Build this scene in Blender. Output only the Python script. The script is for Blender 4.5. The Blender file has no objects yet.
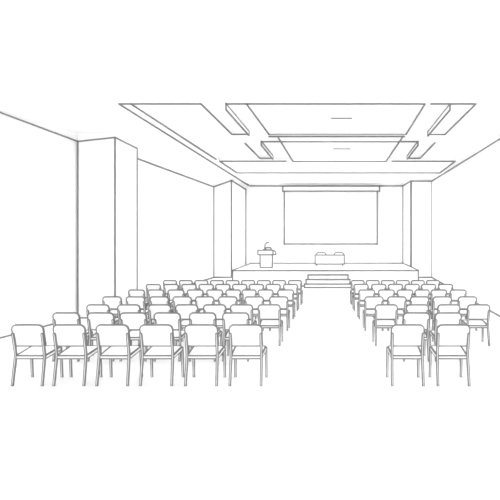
import bpy, math
from mathutils import Vector as V

C = bpy.context.scene.collection
F, VX, VY, EYE = 380.0, 329.0, 252.0, 1.889      # lens in pixels, vanishing point, eye height (m)
LINE = 1.27 / F                                   # width of an outline strip per metre of distance

# ---------------------------------------------------------------- materials
def mat(name, col, var=0.0):
    m = bpy.data.materials.new(name); m.use_nodes = True
    nt = m.node_tree; nt.nodes.clear()
    o = nt.nodes.new('ShaderNodeOutputMaterial'); d = nt.nodes.new('ShaderNodeBsdfDiffuse')
    nt.links.new(d.outputs[0], o.inputs[0])
    d.inputs['Color'].default_value = (*col, 1)
    if var:
        n = nt.nodes.new('ShaderNodeTexNoise'); n.inputs['Scale'].default_value = 3.0
        r = nt.nodes.new('ShaderNodeMapRange')
        r.inputs['To Min'].default_value = 1 - var; r.inputs['To Max'].default_value = 1.0
        mx = nt.nodes.new('ShaderNodeMix'); mx.data_type = 'RGBA'; mx.blend_type = 'MULTIPLY'
        mx.inputs[0].default_value = 1.0
        mx.inputs[6].default_value = (*col, 1)
        nt.links.new(n.outputs['Fac'], r.inputs['Value'])
        nt.links.new(r.outputs[0], mx.inputs[7]); nt.links.new(mx.outputs[2], d.inputs['Color'])
    m.diffuse_color = (*col, 1)
    return m
WHITE = mat('white_paint', (1.0, 1.0, 1.0))
INK = mat('grey_edging', (0.235, 0.235, 0.235), 0.05)
METAL = mat('pale_grey_tube', (0.76, 0.76, 0.76), 0.02)

# ---------------------------------------------------------------- mesh builder
class MB:
    def __init__(s): s.v, s.f, s.m = [], [], []
    def add(s, vs, fs, mi=0):
        b = len(s.v); s.v += [tuple(p) for p in vs]
        for f in fs: s.f.append([b + i for i in f]); s.m.append(mi)
    def prism(s, low, high, mi=0):
        n = len(low)
        s.add(list(low) + list(high),
              [list(range(n))[::-1], list(range(n, 2*n))] + [[i, (i+1) % n, n+(i+1) % n, n+i] for i in range(n)], mi)
    def box(s, x0, x1, y0, y1, z0, z1, mi=0):
        s.prism([(x0,y0,z0),(x1,y0,z0),(x1,y1,z0),(x0,y1,z0)], [(x0,y0,z1),(x1,y0,z1),(x1,y1,z1),(x0,y1,z1)], mi)
    def strip(s, pts, w, h, n, closed=False, mi=1):
        """a rectangular strip along pts: w across, h along n; w may be one value per point"""
        pts = [V(p) for p in pts]; n = V(n).normalized(); k = len(pts)
        ws = w if isinstance(w, (list, tuple)) else [w]*k
        vs = []
        for i, p in enumerate(pts):
            a = pts[(i-1) % k] if (closed or i) else None
            b = pts[(i+1) % k] if (closed or i < k-1) else None
            ta = (p-a).normalized() if a is not None else None
            tb = (b-p).normalized() if b is not None else None
            if ta is None: ta = tb
            if tb is None: tb = ta
            t = (ta+tb).normalized(); sd = n.cross(t).normalized()
            c = max(0.5, t.dot(tb)); q = sd*(ws[i]/2/c); u = n*(h/2)
            vs += [p-q-u, p+q-u, p+q+u, p-q+u]
        fs = []
        for i in range(k if closed else k-1):
            a, b = 4*i, 4*((i+1) % k)
            fs += [[a+j, a+(j+1) % 4, b+(j+1) % 4, b+j] for j in range(4)]
        if not closed: fs += [[3,2,1,0], [4*k-4, 4*k-3, 4*k-2, 4*k-1]]
        s.add(vs, fs, mi)
    def bar(s, a, b, wa=None, wb=None, lift=0, mi=1):
        """a square moulding from a to b whose thickness suits its distance"""
        a, b = V(a), V(b)
        wa = wa or LINE*max(a.y, 1); wb = wb or LINE*max(b.y, 1)
        a = a + V((0,0,lift*wa/2)); b = b + V((0,0,lift*wb/2))
        t = (b-a).normalized()
        up = V((0,0,1)) if abs(t.z) < .9 else V((0,1,0))
        sd = t.cross(up).normalized(); up = sd.cross(t).normalized()
        a2, b2 = a - t*wa*.45, b + t*wb*.45
        vs = []
        for p, w in ((a2, wa), (b2, wb)):
            vs += [p+sd*(x*w/2)+up*(y*w/2) for x, y in ((-1,-1),(1,-1),(1,1),(-1,1))]
        s.add(vs, [[3,2,1,0],[4,5,6,7]] + [[i,(i+1) % 4,4+(i+1) % 4,4+i] for i in range(4)], mi)
    def tube(s, pts, r, seg=8, mi=0, caps=True):
        pts = [V(p) for p in pts]; rings = []
        for i, p in enumerate(pts):
            t = (pts[min(i+1, len(pts)-1)] - pts[max(i-1, 0)]).normalized()
            ref = V((0,1,0)) if abs(t.y) < .9 else V((1,0,0))
            a = t.cross(ref).normalized(); b = t.cross(a)
            rr = r[i] if isinstance(r, (list, tuple)) else r
            rings += [p + (a*math.cos(2*math.pi*j/seg) + b*math.sin(2*math.pi*j/seg))*rr for j in range(seg)]
        n = len(pts)
        fs = [[i*seg+j, i*seg+(j+1) % seg, (i+1)*seg+(j+1) % seg, (i+1)*seg+j] for i in range(n-1) for j in range(seg)]
        if caps: fs += [list(range(seg))[::-1], list(range((n-1)*seg, n*seg))]
        s.add(rings, fs, mi)
    def build(s, name, parent=None, origin=(0,0,0), mats=None):
        o_ = V(origin); me = bpy.data.meshes.new(name)
        me.from_pydata([tuple(V(p)-o_) for p in s.v], [], s.f)
        for m in (mats or (WHITE, INK)): me.materials.append(m)
        me.polygons.foreach_set('material_index', s.m); me.update()
        import bmesh
        bm = bmesh.new(); bm.from_mesh(me); bmesh.ops.recalc_face_normals(bm, faces=bm.faces); bm.to_mesh(me); bm.free()
        o = bpy.data.objects.new(name, me); C.objects.link(o)
        if parent: o.parent = parent
        else: o.location = o_
        return o

def tag(o, label, cat, group=None):
    o['label'] = label; o['category'] = cat
    if group: o['group'] = group
    return o
def thing(name, label, cat, loc, group=None):
    o = bpy.data.objects.new(name, None); C.objects.link(o); o.location = loc; o.empty_display_size = .1
    return tag(o, label, cat, group)
def struct(o): o['kind'] = 'structure'; return o

def P(px, py, D): return V(((px-VX)*D/F, D, EYE + (VY-py)*D/F))       # a place at distance D
CA, CB = 3.87, 0.1156                                                 # the ceiling rises towards the stage
def PC(px, py):
    D = (CA-EYE)/((VY-py)/F - CB); return P(px, py, D)
def zc(D): return CA + CB*D

# ---------------------------------------------------------------- room shell
b = MB(); b.box(-14, 13, -3, 33.2, -.1, 0); struct(b.build('floor'))
b = MB(); y0, y1 = 1.2, 33.2
lo = [(-9.2,y0,zc(y0)+.15),(9,y0,zc(y0)+.15),(9,y1,zc(y1)+.15),(-9.2,y1,zc(y1)+.15)]
b.prism(lo, [(x,y,z+.2) for x,y,z in lo]); struct(b.build('ceiling'))

def wall(name, plan, out):
    b = MB()
    for (xa,ya),(xb,yb) in zip(plan, plan[1:]):
        lo = [(xa,ya,0),(xb,yb,0),(xb+out,yb,0),(xa+out,ya,0)]
        hi = [(x,y,zc(y)+.16) for x,y,z in lo]
        b.prism(lo, hi)
    return struct(b.build(name))
LW = [(-7.18,1.2),(-7.18,11.5),(-8.39,27.6),(-8.39,32.5)]
RW = [(4.98,1.2),(4.98,11.06),(7.48,27.6),(7.48,32.5)]
wall('wall_left', LW, -.2); wall('wall_right', RW, .2)
b = MB(); b.box(-8.59, 7.68, 32.5, 32.7, 0, zc(32.5)+.17); struct(b.build('wall_back'))

def line(name, *segs, lift=0):
    b = MB()
    for a, c in segs: b.bar(a, c, lift=lift)
    return struct(b.build(name))
line('baseboard_left', ((-7.18,3,0),(-7.18,11.5,0)), ((-7.18,11.5,0),(-8.39,27.6,0)), lift=1)
line('baseboard_right', ((4.98,3,0),(4.98,11.06,0)), ((4.98,11.06,0),(7.48,27.6,0)), lift=1)
def on_left(px, py):                                                   # a point of the left wall seen at px
    k = (px-VX)/F; D = -7.17/k
    if D > 11.5: D = (-7.17 + 11.5*.0752)/(k + .0752)
    return P(px, py, D)
line('trim_1', (on_left(-40,97.5), on_left(78,141.5)), (on_left(128,155.2), on_left(213.3,186.8)))
line('trim_2', (P(520,126.7,4.98*F/191), P(500,139,11.06)), (P(500,139,11.06), P(432,181.2,27.6)))
line('trim_3', (P(250,186,32.5), P(403.3,186,32.5)))

# pillars: plan corners (front-left, front-right, back-right, back-left) and their heights
def pillar(plan, tops, edges, label):
    ox = sum(p[0] for p in plan)/4; oy = sum(p[1] for p in plan)/4
    b = MB(); lo = [V((x,y,0)) for x,y in plan]; hi = [V((x,y,z)) for (x,y),z in zip(plan, tops)]
    b.prism(lo, [V((x,y,zc(y)+.18)) for x,y in plan])
    for kind, i, j in edges:
        if kind == 'v': k = .92 if i == 1 or lo[i].y < 15 else 1.3; b.bar(lo[i], hi[i], LINE*lo[i].y*k, LINE*lo[i].y*k)
        if kind == 't': b.bar(hi[i], hi[j])
        if kind == 'b': b.bar(lo[i], lo[j], lift=1)
    o = b.build('pillar', origin=(ox,oy,0)); tag(o, label, 'pillar', 'square pillars along the walls'); return o
a = P(78,141.5,10.8); c = P(115,137.5,10.8); d = P(137,148.5,12.03)
pillar([(a.x,10.8),(c.x,10.8),(d.x,12.03),(a.x+.05,12.03)], [a.z,c.z,d.z,d.z],
       [('v',0,0),('v',1,1),('v',2,2),('t',0,1),('t',1,2),('b',0,1),('b',1,2)],
       'broad white pillar on the left wall nearest the viewer')
a = P(213.5,187,27.6); c = P(231.5,180.5,27.6); d = P(245.5,189.5,32.49)
pillar([(a.x,27.6),(c.x,27.6),(d.x,32.49),(a.x+.05,32.49)], [a.z,c.z,d.z,d.z],
       [('v',0,0),('v',1,1),('v',2,2),('t',0,1),('t',1,2),('b',0,1),('b',1,2)],
       'tall white pillar at the left end of the stage')
a = P(411,181.2,27.6); c = P(432,181.2,27.6); d = P(403.3,185.7,32.49)
pillar([(a.x,27.6),(c.x,27.6),(c.x-.05,32.49),(d.x,32.49)], [a.z,c.z,d.z,d.z],
       [('v',1,1),('v',0,0),('v',3,3),('t',0,1),('t',0,3),('b',0,1),('b',0,3)],
       'tall white pillar at the right end of the stage')

# ceiling panels with their edge mouldings
NT = [3]
def panel(pix, edges, extra=()):
    NT[0] += 1; b = MB(); pts = [PC(*p) for p in pix]
    b.prism(pts, [p+V((0,0,.12)) for p in pts])
    for i, j in edges: b.bar(pts[i], pts[j], lift=-.6)
    for p, q in extra: b.bar(PC(*p), PC(*q), lift=-.6)
    struct(b.build('trim_%d' % NT[0]))
def fascia(p, q, drop, ends=True, dx=-.03):
    NT[0] += 1; b = MB(); p, q = PC(*p), PC(*q); dn = V((0,0,-drop))
    off = V((dx,0,0)) if abs(q.x-p.x) < abs(q.y-p.y) else V((0,.03,0))
    b.prism([p+dn,q+dn,q+dn+off,p+dn+off], [p,q,q+off,p+off])
    b.bar(p, q); b.bar(p+dn, q+dn)
    if ends: b.bar(p, p+dn); b.bar(q, q+dn)
    struct(b.build('trim_%d' % NT[0]))
panel([(119,103.6),(131,103.6),(216,159),(249.5,185.5)], [(0,1),(1,2),(0,3)])
panel([(131,103.6),(201,103.6),(232,134),(248.8,134),(250,136),(181,136)], [(0,1),(1,2),(2,3)])
fascia((226,103.6),(248.8,131), .114)
panel([(226,103.6),(246.5,103.6),(269,134),(250,134)], [(0,1)])
panel([(246.5,103.6),(425,103.6),(406,134),(269,134)], [(0,1),(1,2),(3,0)])
fascia((269,134),(404.5,134), .07, ends=False)
panel([(278,136.8),(402.5,136.8),(386,161),(293,161)], [(1,2),(2,3),(3,0)])
panel([(261.2,141.3),(418,141.3),(418,142),(261.2,142)], [(0,1)])
fascia((261.2,141.3),(272.8,156), .118)
panel([(245,143),(260,158),(273,158),(273,159),(259,159)], [(0,1),(1,2)])
panel([(431,103.6),(476,103.6),(445,134),(428,134)], [(0,1),(1,2),(2,3)])
fascia((450,104),(428,131.5), .114, dx=.03)
panel([(407.3,158),(420,158),(435,142.4),(436,143),(421,159)], [(0,1),(1,2)])
fascia((418,141.4),(407.3,156), .118, dx=.03)
panel([(220,161),(286,161),(392,161),(455,161),(440,172.4),(237,172.4)], [(0,1),(2,3),(3,4),(4,5),(5,0)])

# two slits in the middle panels
def slit(p, q, label):
    a, c = PC(*p), PC(*q); m = (a+c)/2; b = MB()
    w = LINE*a.y
    b.box(a.x, c.x, a.y-.02, a.y+.02, a.z-w*.55, a.z+.02, 1)
    tag(b.build('ceiling_vent', origin=m), label, 'vent', 'slit vents in the middle ceiling panels')
slit((331,118),(352,118), 'thin grey slit vent in the nearer middle ceiling panel')
slit((333,148.5),(350.5,148.5), 'thin grey slit vent in the farther middle ceiling panel')

# ---------------------------------------------------------------- stage, steps
SH, SF, SB = .88, 20.7, 32.48
fl, fr = (232.6-VX)*SF/F, (418.3-VX)*SF/F
bl, br = (250.8-VX)*SB/F, (403.5-VX)*SB/F
b = MB(); plan = [(fl,SF),(fr,SF),(br,SB),(bl,SB)]
lo = [V((x,y,0)) for x,y in plan]; hi = [V((x,y,SH)) for x,y in plan]
b.prism(lo, hi)
for i, j in ((0,1),(1,2),(2,3),(3,0)): b.bar(hi[i], hi[j], lift=(.6 if i == 2 else 0))
for i in (0,1): b.bar(lo[i], hi[i])
b.bar(lo[0], lo[1], lift=1)
tag(b.build('stage', origin=(0,SF,0)), 'wide low white stage across the back of the hall', 'stage')

st = thing('stage_steps', 'white steps leading up from the aisle to the stage', 'steps', (0,19.8,0))
xc = (328.0-VX)*20/F
for k, (D, wpx) in enumerate(((19.8,47.2),(20.1,43.9),(20.4,40.0))):
    hw = wpx*D/F/2; z0, z1 = .22*k, .22*(k+1)
    b = MB(); b.box(xc-hw, xc+hw, D, SF-.05, z0, z1)
    A = [V((xc-hw,D,z0)), V((xc+hw,D,z0)), V((xc+hw,D,z1)), V((xc-hw,D,z1))]
    b.bar(A[3], A[2]); b.bar(A[0], A[3]); b.bar(A[1], A[2])
    if k == 0: b.bar(A[0], A[1], lift=1)
    b.build('step', st, (0,19.8,0))

# ---------------------------------------------------------------- rounded outlines
def rrect(x0, x1, z0, z1, rt, rb, seg=6):
    pts = []
    for cx, cz, r, a0 in ((x1-rt,z1-rt,rt,0),(x0+rt,z1-rt,rt,90),(x0+rb,z0+rb,rb,180),(x1-rb,z0+rb,rb,270)):
        for i in range(seg+1):
            a = math.radians(a0 + 90*i/seg); pts.append((cx+r*math.cos(a), cz+r*math.sin(a)))
    return pts
def plate(b, outline, at, n, th, line_w, mi=0, extra=.004, face=None):
    """a plate from a 2D outline: at(u,v) places it, n is its normal; its rim is edged"""
    n = V(n).normalized(); ps = [V(at(u, v)) for u, v in outline]
    b.prism([p-n*th/2 for p in ps], [p+n*th/2 for p in ps], mi)
    if face: b.strip([p-n*(th/2-face/2+.005) for p in ps], line_w, face, n, closed=True)      # edging on the front only
    else: b.strip(ps, line_w, th+extra, n, closed=True)

# ---------------------------------------------------------------- projection screen
D = 32.3; k = D/F
scr = thing('projection_screen', 'large blank white projection screen high on the back wall', 'screen', P(330.8,244,D))
org = P(330.8,244,D)
def flatbox(name, x0, y0_, x1, y1_, D, th, parent, org, edges='tblr', bm=None):
    p, q = P(x0,y1_,D), P(x1,y0_,D); b = bm or MB(); b.box(p.x,q.x,D,D+th,p.z,q.z)
    A, B, Cc, E = V((p.x,D,p.z)), V((q.x,D,p.z)), V((q.x,D,q.z)), V((p.x,D,q.z))
    for ch, s, e in (('b',A,B),('r',B,Cc),('t',Cc,E),('l',E,A)):
        if ch in edges: b.bar(s, e)
    return b.build(name, parent, org)
flatbox('screen_housing', 282.8,186.2,379.4,191.2, 32.25, .24, scr, org)
flatbox('screen_surface', 284.4,191.2,377.2,244, 32.38, .119, scr, org, 'blr')

# ---------------------------------------------------------------- lectern
D = (EYE-SH)*F/16.0; org = P(266,268,D)
lec = thing('lectern', 'white lectern with gooseneck microphone on the left of the stage', 'lectern', org)
u = D/F
def loc(px, py, dy=0): return P(px, py, D) + V((0,dy,0))
b = MB(); plate(b, [(x,z) for x,z in rrect(260,272.3,-267.5,-254.7,.01,.7)], lambda x,z: P(x,-z,D)+V((0,.28,0)), (0,1,0), .50, LINE*D, face=.06)
b.build('body', lec, org)
b = MB(); plate(b, rrect(258,273,-254.7,-250.2,.25,.25), lambda x,z: P(x,-z,D)+V((0,.26,0)), (0,1,0), .62, LINE*D, face=.06)
b.build('top', lec, org)
b = MB(); plate(b, [(273,-254.6),(275.2,-254.6),(275.9,-254.2),(275.9,-253),(275.3,-251.7),(274.4,-250.8),(273,-250.3)],
                lambda x,z: P(x,-z,D)+V((0,.26,0)), (0,1,0), .56, LINE*D, face=.06)
b.build('side_shelf', lec, org)
b = MB(); plate(b, rrect(265.2,270.8,-250,-247.6,.9,.1), lambda x,z: P(x,-z,D)+V((0,.30,0)), (0,1,0), .34, LINE*D, face=.06)
b.build('reading_board', lec, org)
mic = MB()
path = [(264.4,250),(264.4,248),(264.5,246),(264.8,244.4),(265.4,243.3),(266.3,242.8),(267.2,242.6)]
mic.tube([loc(x,y,.12) for x,y in path], LINE*D*.55, 8, 1)
mic.tube([loc(262.8,249.6,.12), loc(264.6,248.6,.12)], LINE*D*.35, 8, 1)
m = mic.build('microphone', lec, org)
b = MB(); b.tube([loc(267.0,242.65,.12), loc(268.7,242.3,.12)], [LINE*D*.5, LINE*D*.72], 8, 1); b.build('microphone_head', m, org)
for o in [m.children[0]] if m.children else []: o.location = (0,0,0)

# ---------------------------------------------------------------- speakers' table and two chairs
D = (EYE-SH)*F/14.0; org = P(329.7,266,D)
tb = thing('panel_table', 'white table with closed front in the middle of the stage', 'table', org)
w = LINE*D
def TP(dy): return lambda x,z: P(x,-z,D)+V((0,dy,0))
b = MB(); p, q = P(314.9,255.7,D), P(344.4,255.05,D); b.box(p.x, q.x, D-.02, D+.5, p.z, q.z)
b.bar((p.x,D,q.z), (q.x,D,q.z)); b.build('tabletop', tb, org)
b = MB(); plate(b, rrect(315.1,344.2,-264.1,-255.1,.3,.05), TP(.03), (0,1,0), .04, w); b.build('front_panel', tb, org)
for px in (316.6, 342.7):
    for dy in (.05, .42):
        b = MB(); f = P(px,266,D)+V((0,dy,0)); t = P(px,255.6,D)+V((0,dy,0))
        b.box(f.x-.045, f.x+.045, f.y-.03, f.y+.03, SH, t.z, 1)
        b.build('leg', tb, org)
ct = []
for px, lab in ((321.15,'white chair at the left half of the stage table'), (339,'white chair at the right half of the stage table')):
    Dc = D + .95; c0 = V(((px-VX)*Dc/F, Dc, SH)); w = LINE*Dc
    ch = thing('stage_chair', lab, 'chair', c0, 'two chairs behind the stage table')
    top = EYE + (VY-252.6)*(Dc+.2)/F - SH
    b = MB(); plate(b, rrect(-.355,.355,.42,top,.16,.05), lambda x,z: c0+V((x,.20+(z-.45)*.1,z)), (0,1,-.1), .07, w); b.build('backrest', ch, c0)
    b = MB(); plate(b, rrect(-.34,.34,-.26,.22,.06,.04), lambda x,y: c0+V((x,y,.44)), (0,0,1), .08, w*.5); b.build('seat', ch, c0)
    for sx in (-.3,.3):
        for sy in (-.22,.2):
            b = MB(); b.tube([c0+V((sx,sy,0)), c0+V((sx,sy,.41))], .025, 8, 0); b.build('leg', ch, c0)

# ---------------------------------------------------------------- hall chairs
def chair_parts(t):
    """meshes of one hall chair facing +Y, its outline strips t metres wide"""
    out = []
    n = V((0, -.31, -.056)).normalized()                                # backrest leans back to the viewer's side
    def back_at(x, z): return (x, .055 - (z-.44)*.185 + .024, z)
    b = MB(); plate(b, rrect(-.2315,.2315,.559,.869,.068,.02), back_at, (0,1,.185), .018, t); out.append(('backrest', b))
    def seat_at(x, y): return (x*(1+.09*(y-.06)/.36), y, .412 + (y-.06)*.19)
    b = MB(); ol = rrect(-.213,.213,.062,.375,.045,.012); sn = V((0,-.19,1)).normalized()
    ps = [V(seat_at(x, y)) for x, y in ol]
    b.prism([p-sn*.018 for p in ps], [p+sn*.006 for p in ps])
    q = len(ps); ws = [t*(.9 + .6*abs((ps[(i+1) % q]-ps[i-1]).normalized().y)) for i in range(q)]
    b.strip([p+sn*.003 for p in ps], ws, t*.9, sn, closed=True)
    out.append(('seat', b))
    b = MB(); x0 = .208
    b.box(-x0, x0, .045, .068, .374, .418)
    for z in (.376, .418): b.strip([(-x0,.05,z),(x0,.05,z)], t*.9, .022, (0,1,0))
    for s in (1,-1):                                                   # side rails under the seat
        A, B = V((s*.214,.06,.385)), V((s*.230,.36,.440))
        b.prism([A+V((-.008,0,-.016)), A+V((.008,0,-.016)), B+V((.008,0,-.016)), B+V((-.008,0,-.016))],
                [A+V((-.008,0,.016)), A+V((.008,0,.016)), B+V((.008,0,.016)), B+V((-.008,0,.016))])
        b.strip([A+V((0,0,-.016)), B+V((0,0,-.016))], .02, t*.85, (0,0,1))
    out.append(('seat_frame', b))
    r = .0118
    def leg(path):
        b = MB(); b.tube(path, r, 10, 2)
        path = [V(p) for p in path]
        e0, e1 = path[0], path[-1]
        L = [p + V((-r,0,0)) for p in path]; R = [p + V((r,0,0)) for p in path]
        loop = L + [e1+V((-r*.5,0,r*.7)), e1+V((r*.5,0,r*.7))] + R[::-1] + [e0+V((r*.6,0,.006)), e0+V((-r*.6,0,.006))]
        b.strip(loop, t*.82, .02, (0,1,0), closed=True)
        return b
    for s in (-1, 1):
        out.append(('leg', leg([(s*.222,0,.006),(s*.220,.030,.22),(s*.2165,.055,.42),(s*.2165,.045,.50),(s*.218,.004,.74)])))
    for s in (-1, 1):
        out.append(('leg', leg([(s*.236,.385,.006),(s*.234,.36,.455)])))
    return out

ROWS = [ # distance of the rear legs, size, left block (left edges), right block (left edges), outline width there
 (0.990, 0.991, 32.3, [11.5,53.0,96.0,139.7,184.7,229.2], [391.8,437.6]),
 (1.212, 0.964, 25.7, [52.8,87.5,120.0,154.0,189.5,222.7], [403.7,435.6]),
 (1.413, 0.950, 21.7, [86.7,117.6,148.6,175.6,203.6,230.5,258.2], [375.6,406.6,438.2,468.0]),
 (1.682, 0.937, 18.0, [102.7,126.2,150.0,173.0,195.5,218.6,245.1,269.6], [365.0,388.0,410.7,433.4,458.7]),
 (1.972, 0.946, 15.5, [128.6,148.0,168.0,187.3,206.8,225.9,242.2,258.2,277.8], [359.0,378.7,397.5,415.2,431.3,450.6]),
 (2.253, 0.976, 14.0, [146.2,164.0,181.8,199.0,215.7,232.6,249.3,266.1,283.5], [354.1,371.8,388.6,405.2,421.6,438.7]),
 (2.518, 0.997, 12.8, [163.5,179.2,194.9,210.5,226.0,241.6,257.3,272.7,288.5], [351.3,366.3,381.4,396.4,411.5,426.7]),
]
ORD = ['', 'second ', 'third ', 'fourth ', 'fifth ', 'sixth ', 'seventh ', 'eighth ', 'ninth ']
RN = ['front row nearest the viewer', 'second row from the viewer', 'third row from the viewer', 'middle row of seven',
      'third row from the stage', 'second row from the stage', 'row nearest the stage']
D1 = 5.41
NARROW = {(0,'left',0): 30.9, (0,'left',1): 31.2, (0,'left',2): 31.8, (4,'left',5): 14.4, (4,'left',6): 13.6, (4,'left',7): 14.6,
          (4,'right',2): 15.2, (4,'right',3): 14.0, (4,'right',4): 15.2}   # chairs drawn a little narrower
for ri, (dr, s, wpx, left, right) in enumerate(ROWS):
    D = D1*dr
    parts = chair_parts(LINE*D/s*(1.0 if ri < 2 else .95))
    proto = None
    for side, xs in (('left', left), ('right', right)):
        for ci, x in enumerate(xs):
            k = len(xs)-1-ci if side == 'left' else ci
            place = 'white chair at the aisle' if k == 0 else 'white chair, %sfrom the aisle' % ORD[k]
            label = '%s, %s, %s block' % (place, RN[ri], side)
            w_ = NARROW.get((ri, side, ci), wpx)
            X = (x + w_/2 - VX)*(D-.005)/F
            root = thing('hall_chair', label, 'chair', (X, D, 0), 'hall chairs %s of the aisle' % side)
            root.scale = (s*w_/wpx, s, s)
            if proto is None:
                proto = [bb.build(nm, root, mats=(WHITE, INK, METAL)) for nm, bb in parts]
            else:
                for p in proto:
                    c = p.copy(); C.objects.link(c); c.parent = root

# ---------------------------------------------------------------- light and camera
FILL_LIGHTS = [(-.05,8.2,3.0,1.6,1.9), (-.6,15,7,3,.85), (-.5,26,9,5,.60)]
w = bpy.data.worlds.new('daylight'); bpy.context.scene.world = w; w.use_nodes = True
bg = w.node_tree.nodes.get('Background') or w.node_tree.nodes.new('ShaderNodeBackground')
bg.inputs['Color'].default_value = (1,1,1,1); bg.inputs['Strength'].default_value = 0.8

# fill lights added below the ceiling to lift the whites, facing the floor
def add_fill(x, D, wx, wy, L):
    l = bpy.data.lights.new('fill_light', 'AREA'); l.shape = 'RECTANGLE'; l.size = wx; l.size_y = wy
    l.energy = math.pi*L*wx*wy
    o = bpy.data.objects.new('fill_light', l); C.objects.link(o)
    o.location = (x, D, zc(D)-.02); o.rotation_euler = (math.atan(CB), 0, 0)
for a in FILL_LIGHTS: add_fill(*a)

cam = bpy.data.cameras.new('camera'); co = bpy.data.objects.new('camera', cam); C.objects.link(co)
co.location = (0,0,EYE); co.rotation_euler = (math.pi/2,0,0)
cam.sensor_width = 36; cam.lens = 36*F/500; cam.shift_x = (250-VX)/500; cam.shift_y = (VY-250)/500
cam.clip_end = 200
sc = bpy.context.scene; sc.camera = co
sc.view_settings.view_transform = 'Standard'; sc.view_settings.look = 'None'
sc.view_settings.gamma = 1; sc.view_settings.use_curve_mapping = False
sc.view_settings.exposure = 0.81
sc.cycles.max_bounces = 400; sc.cycles.diffuse_bounces = 400
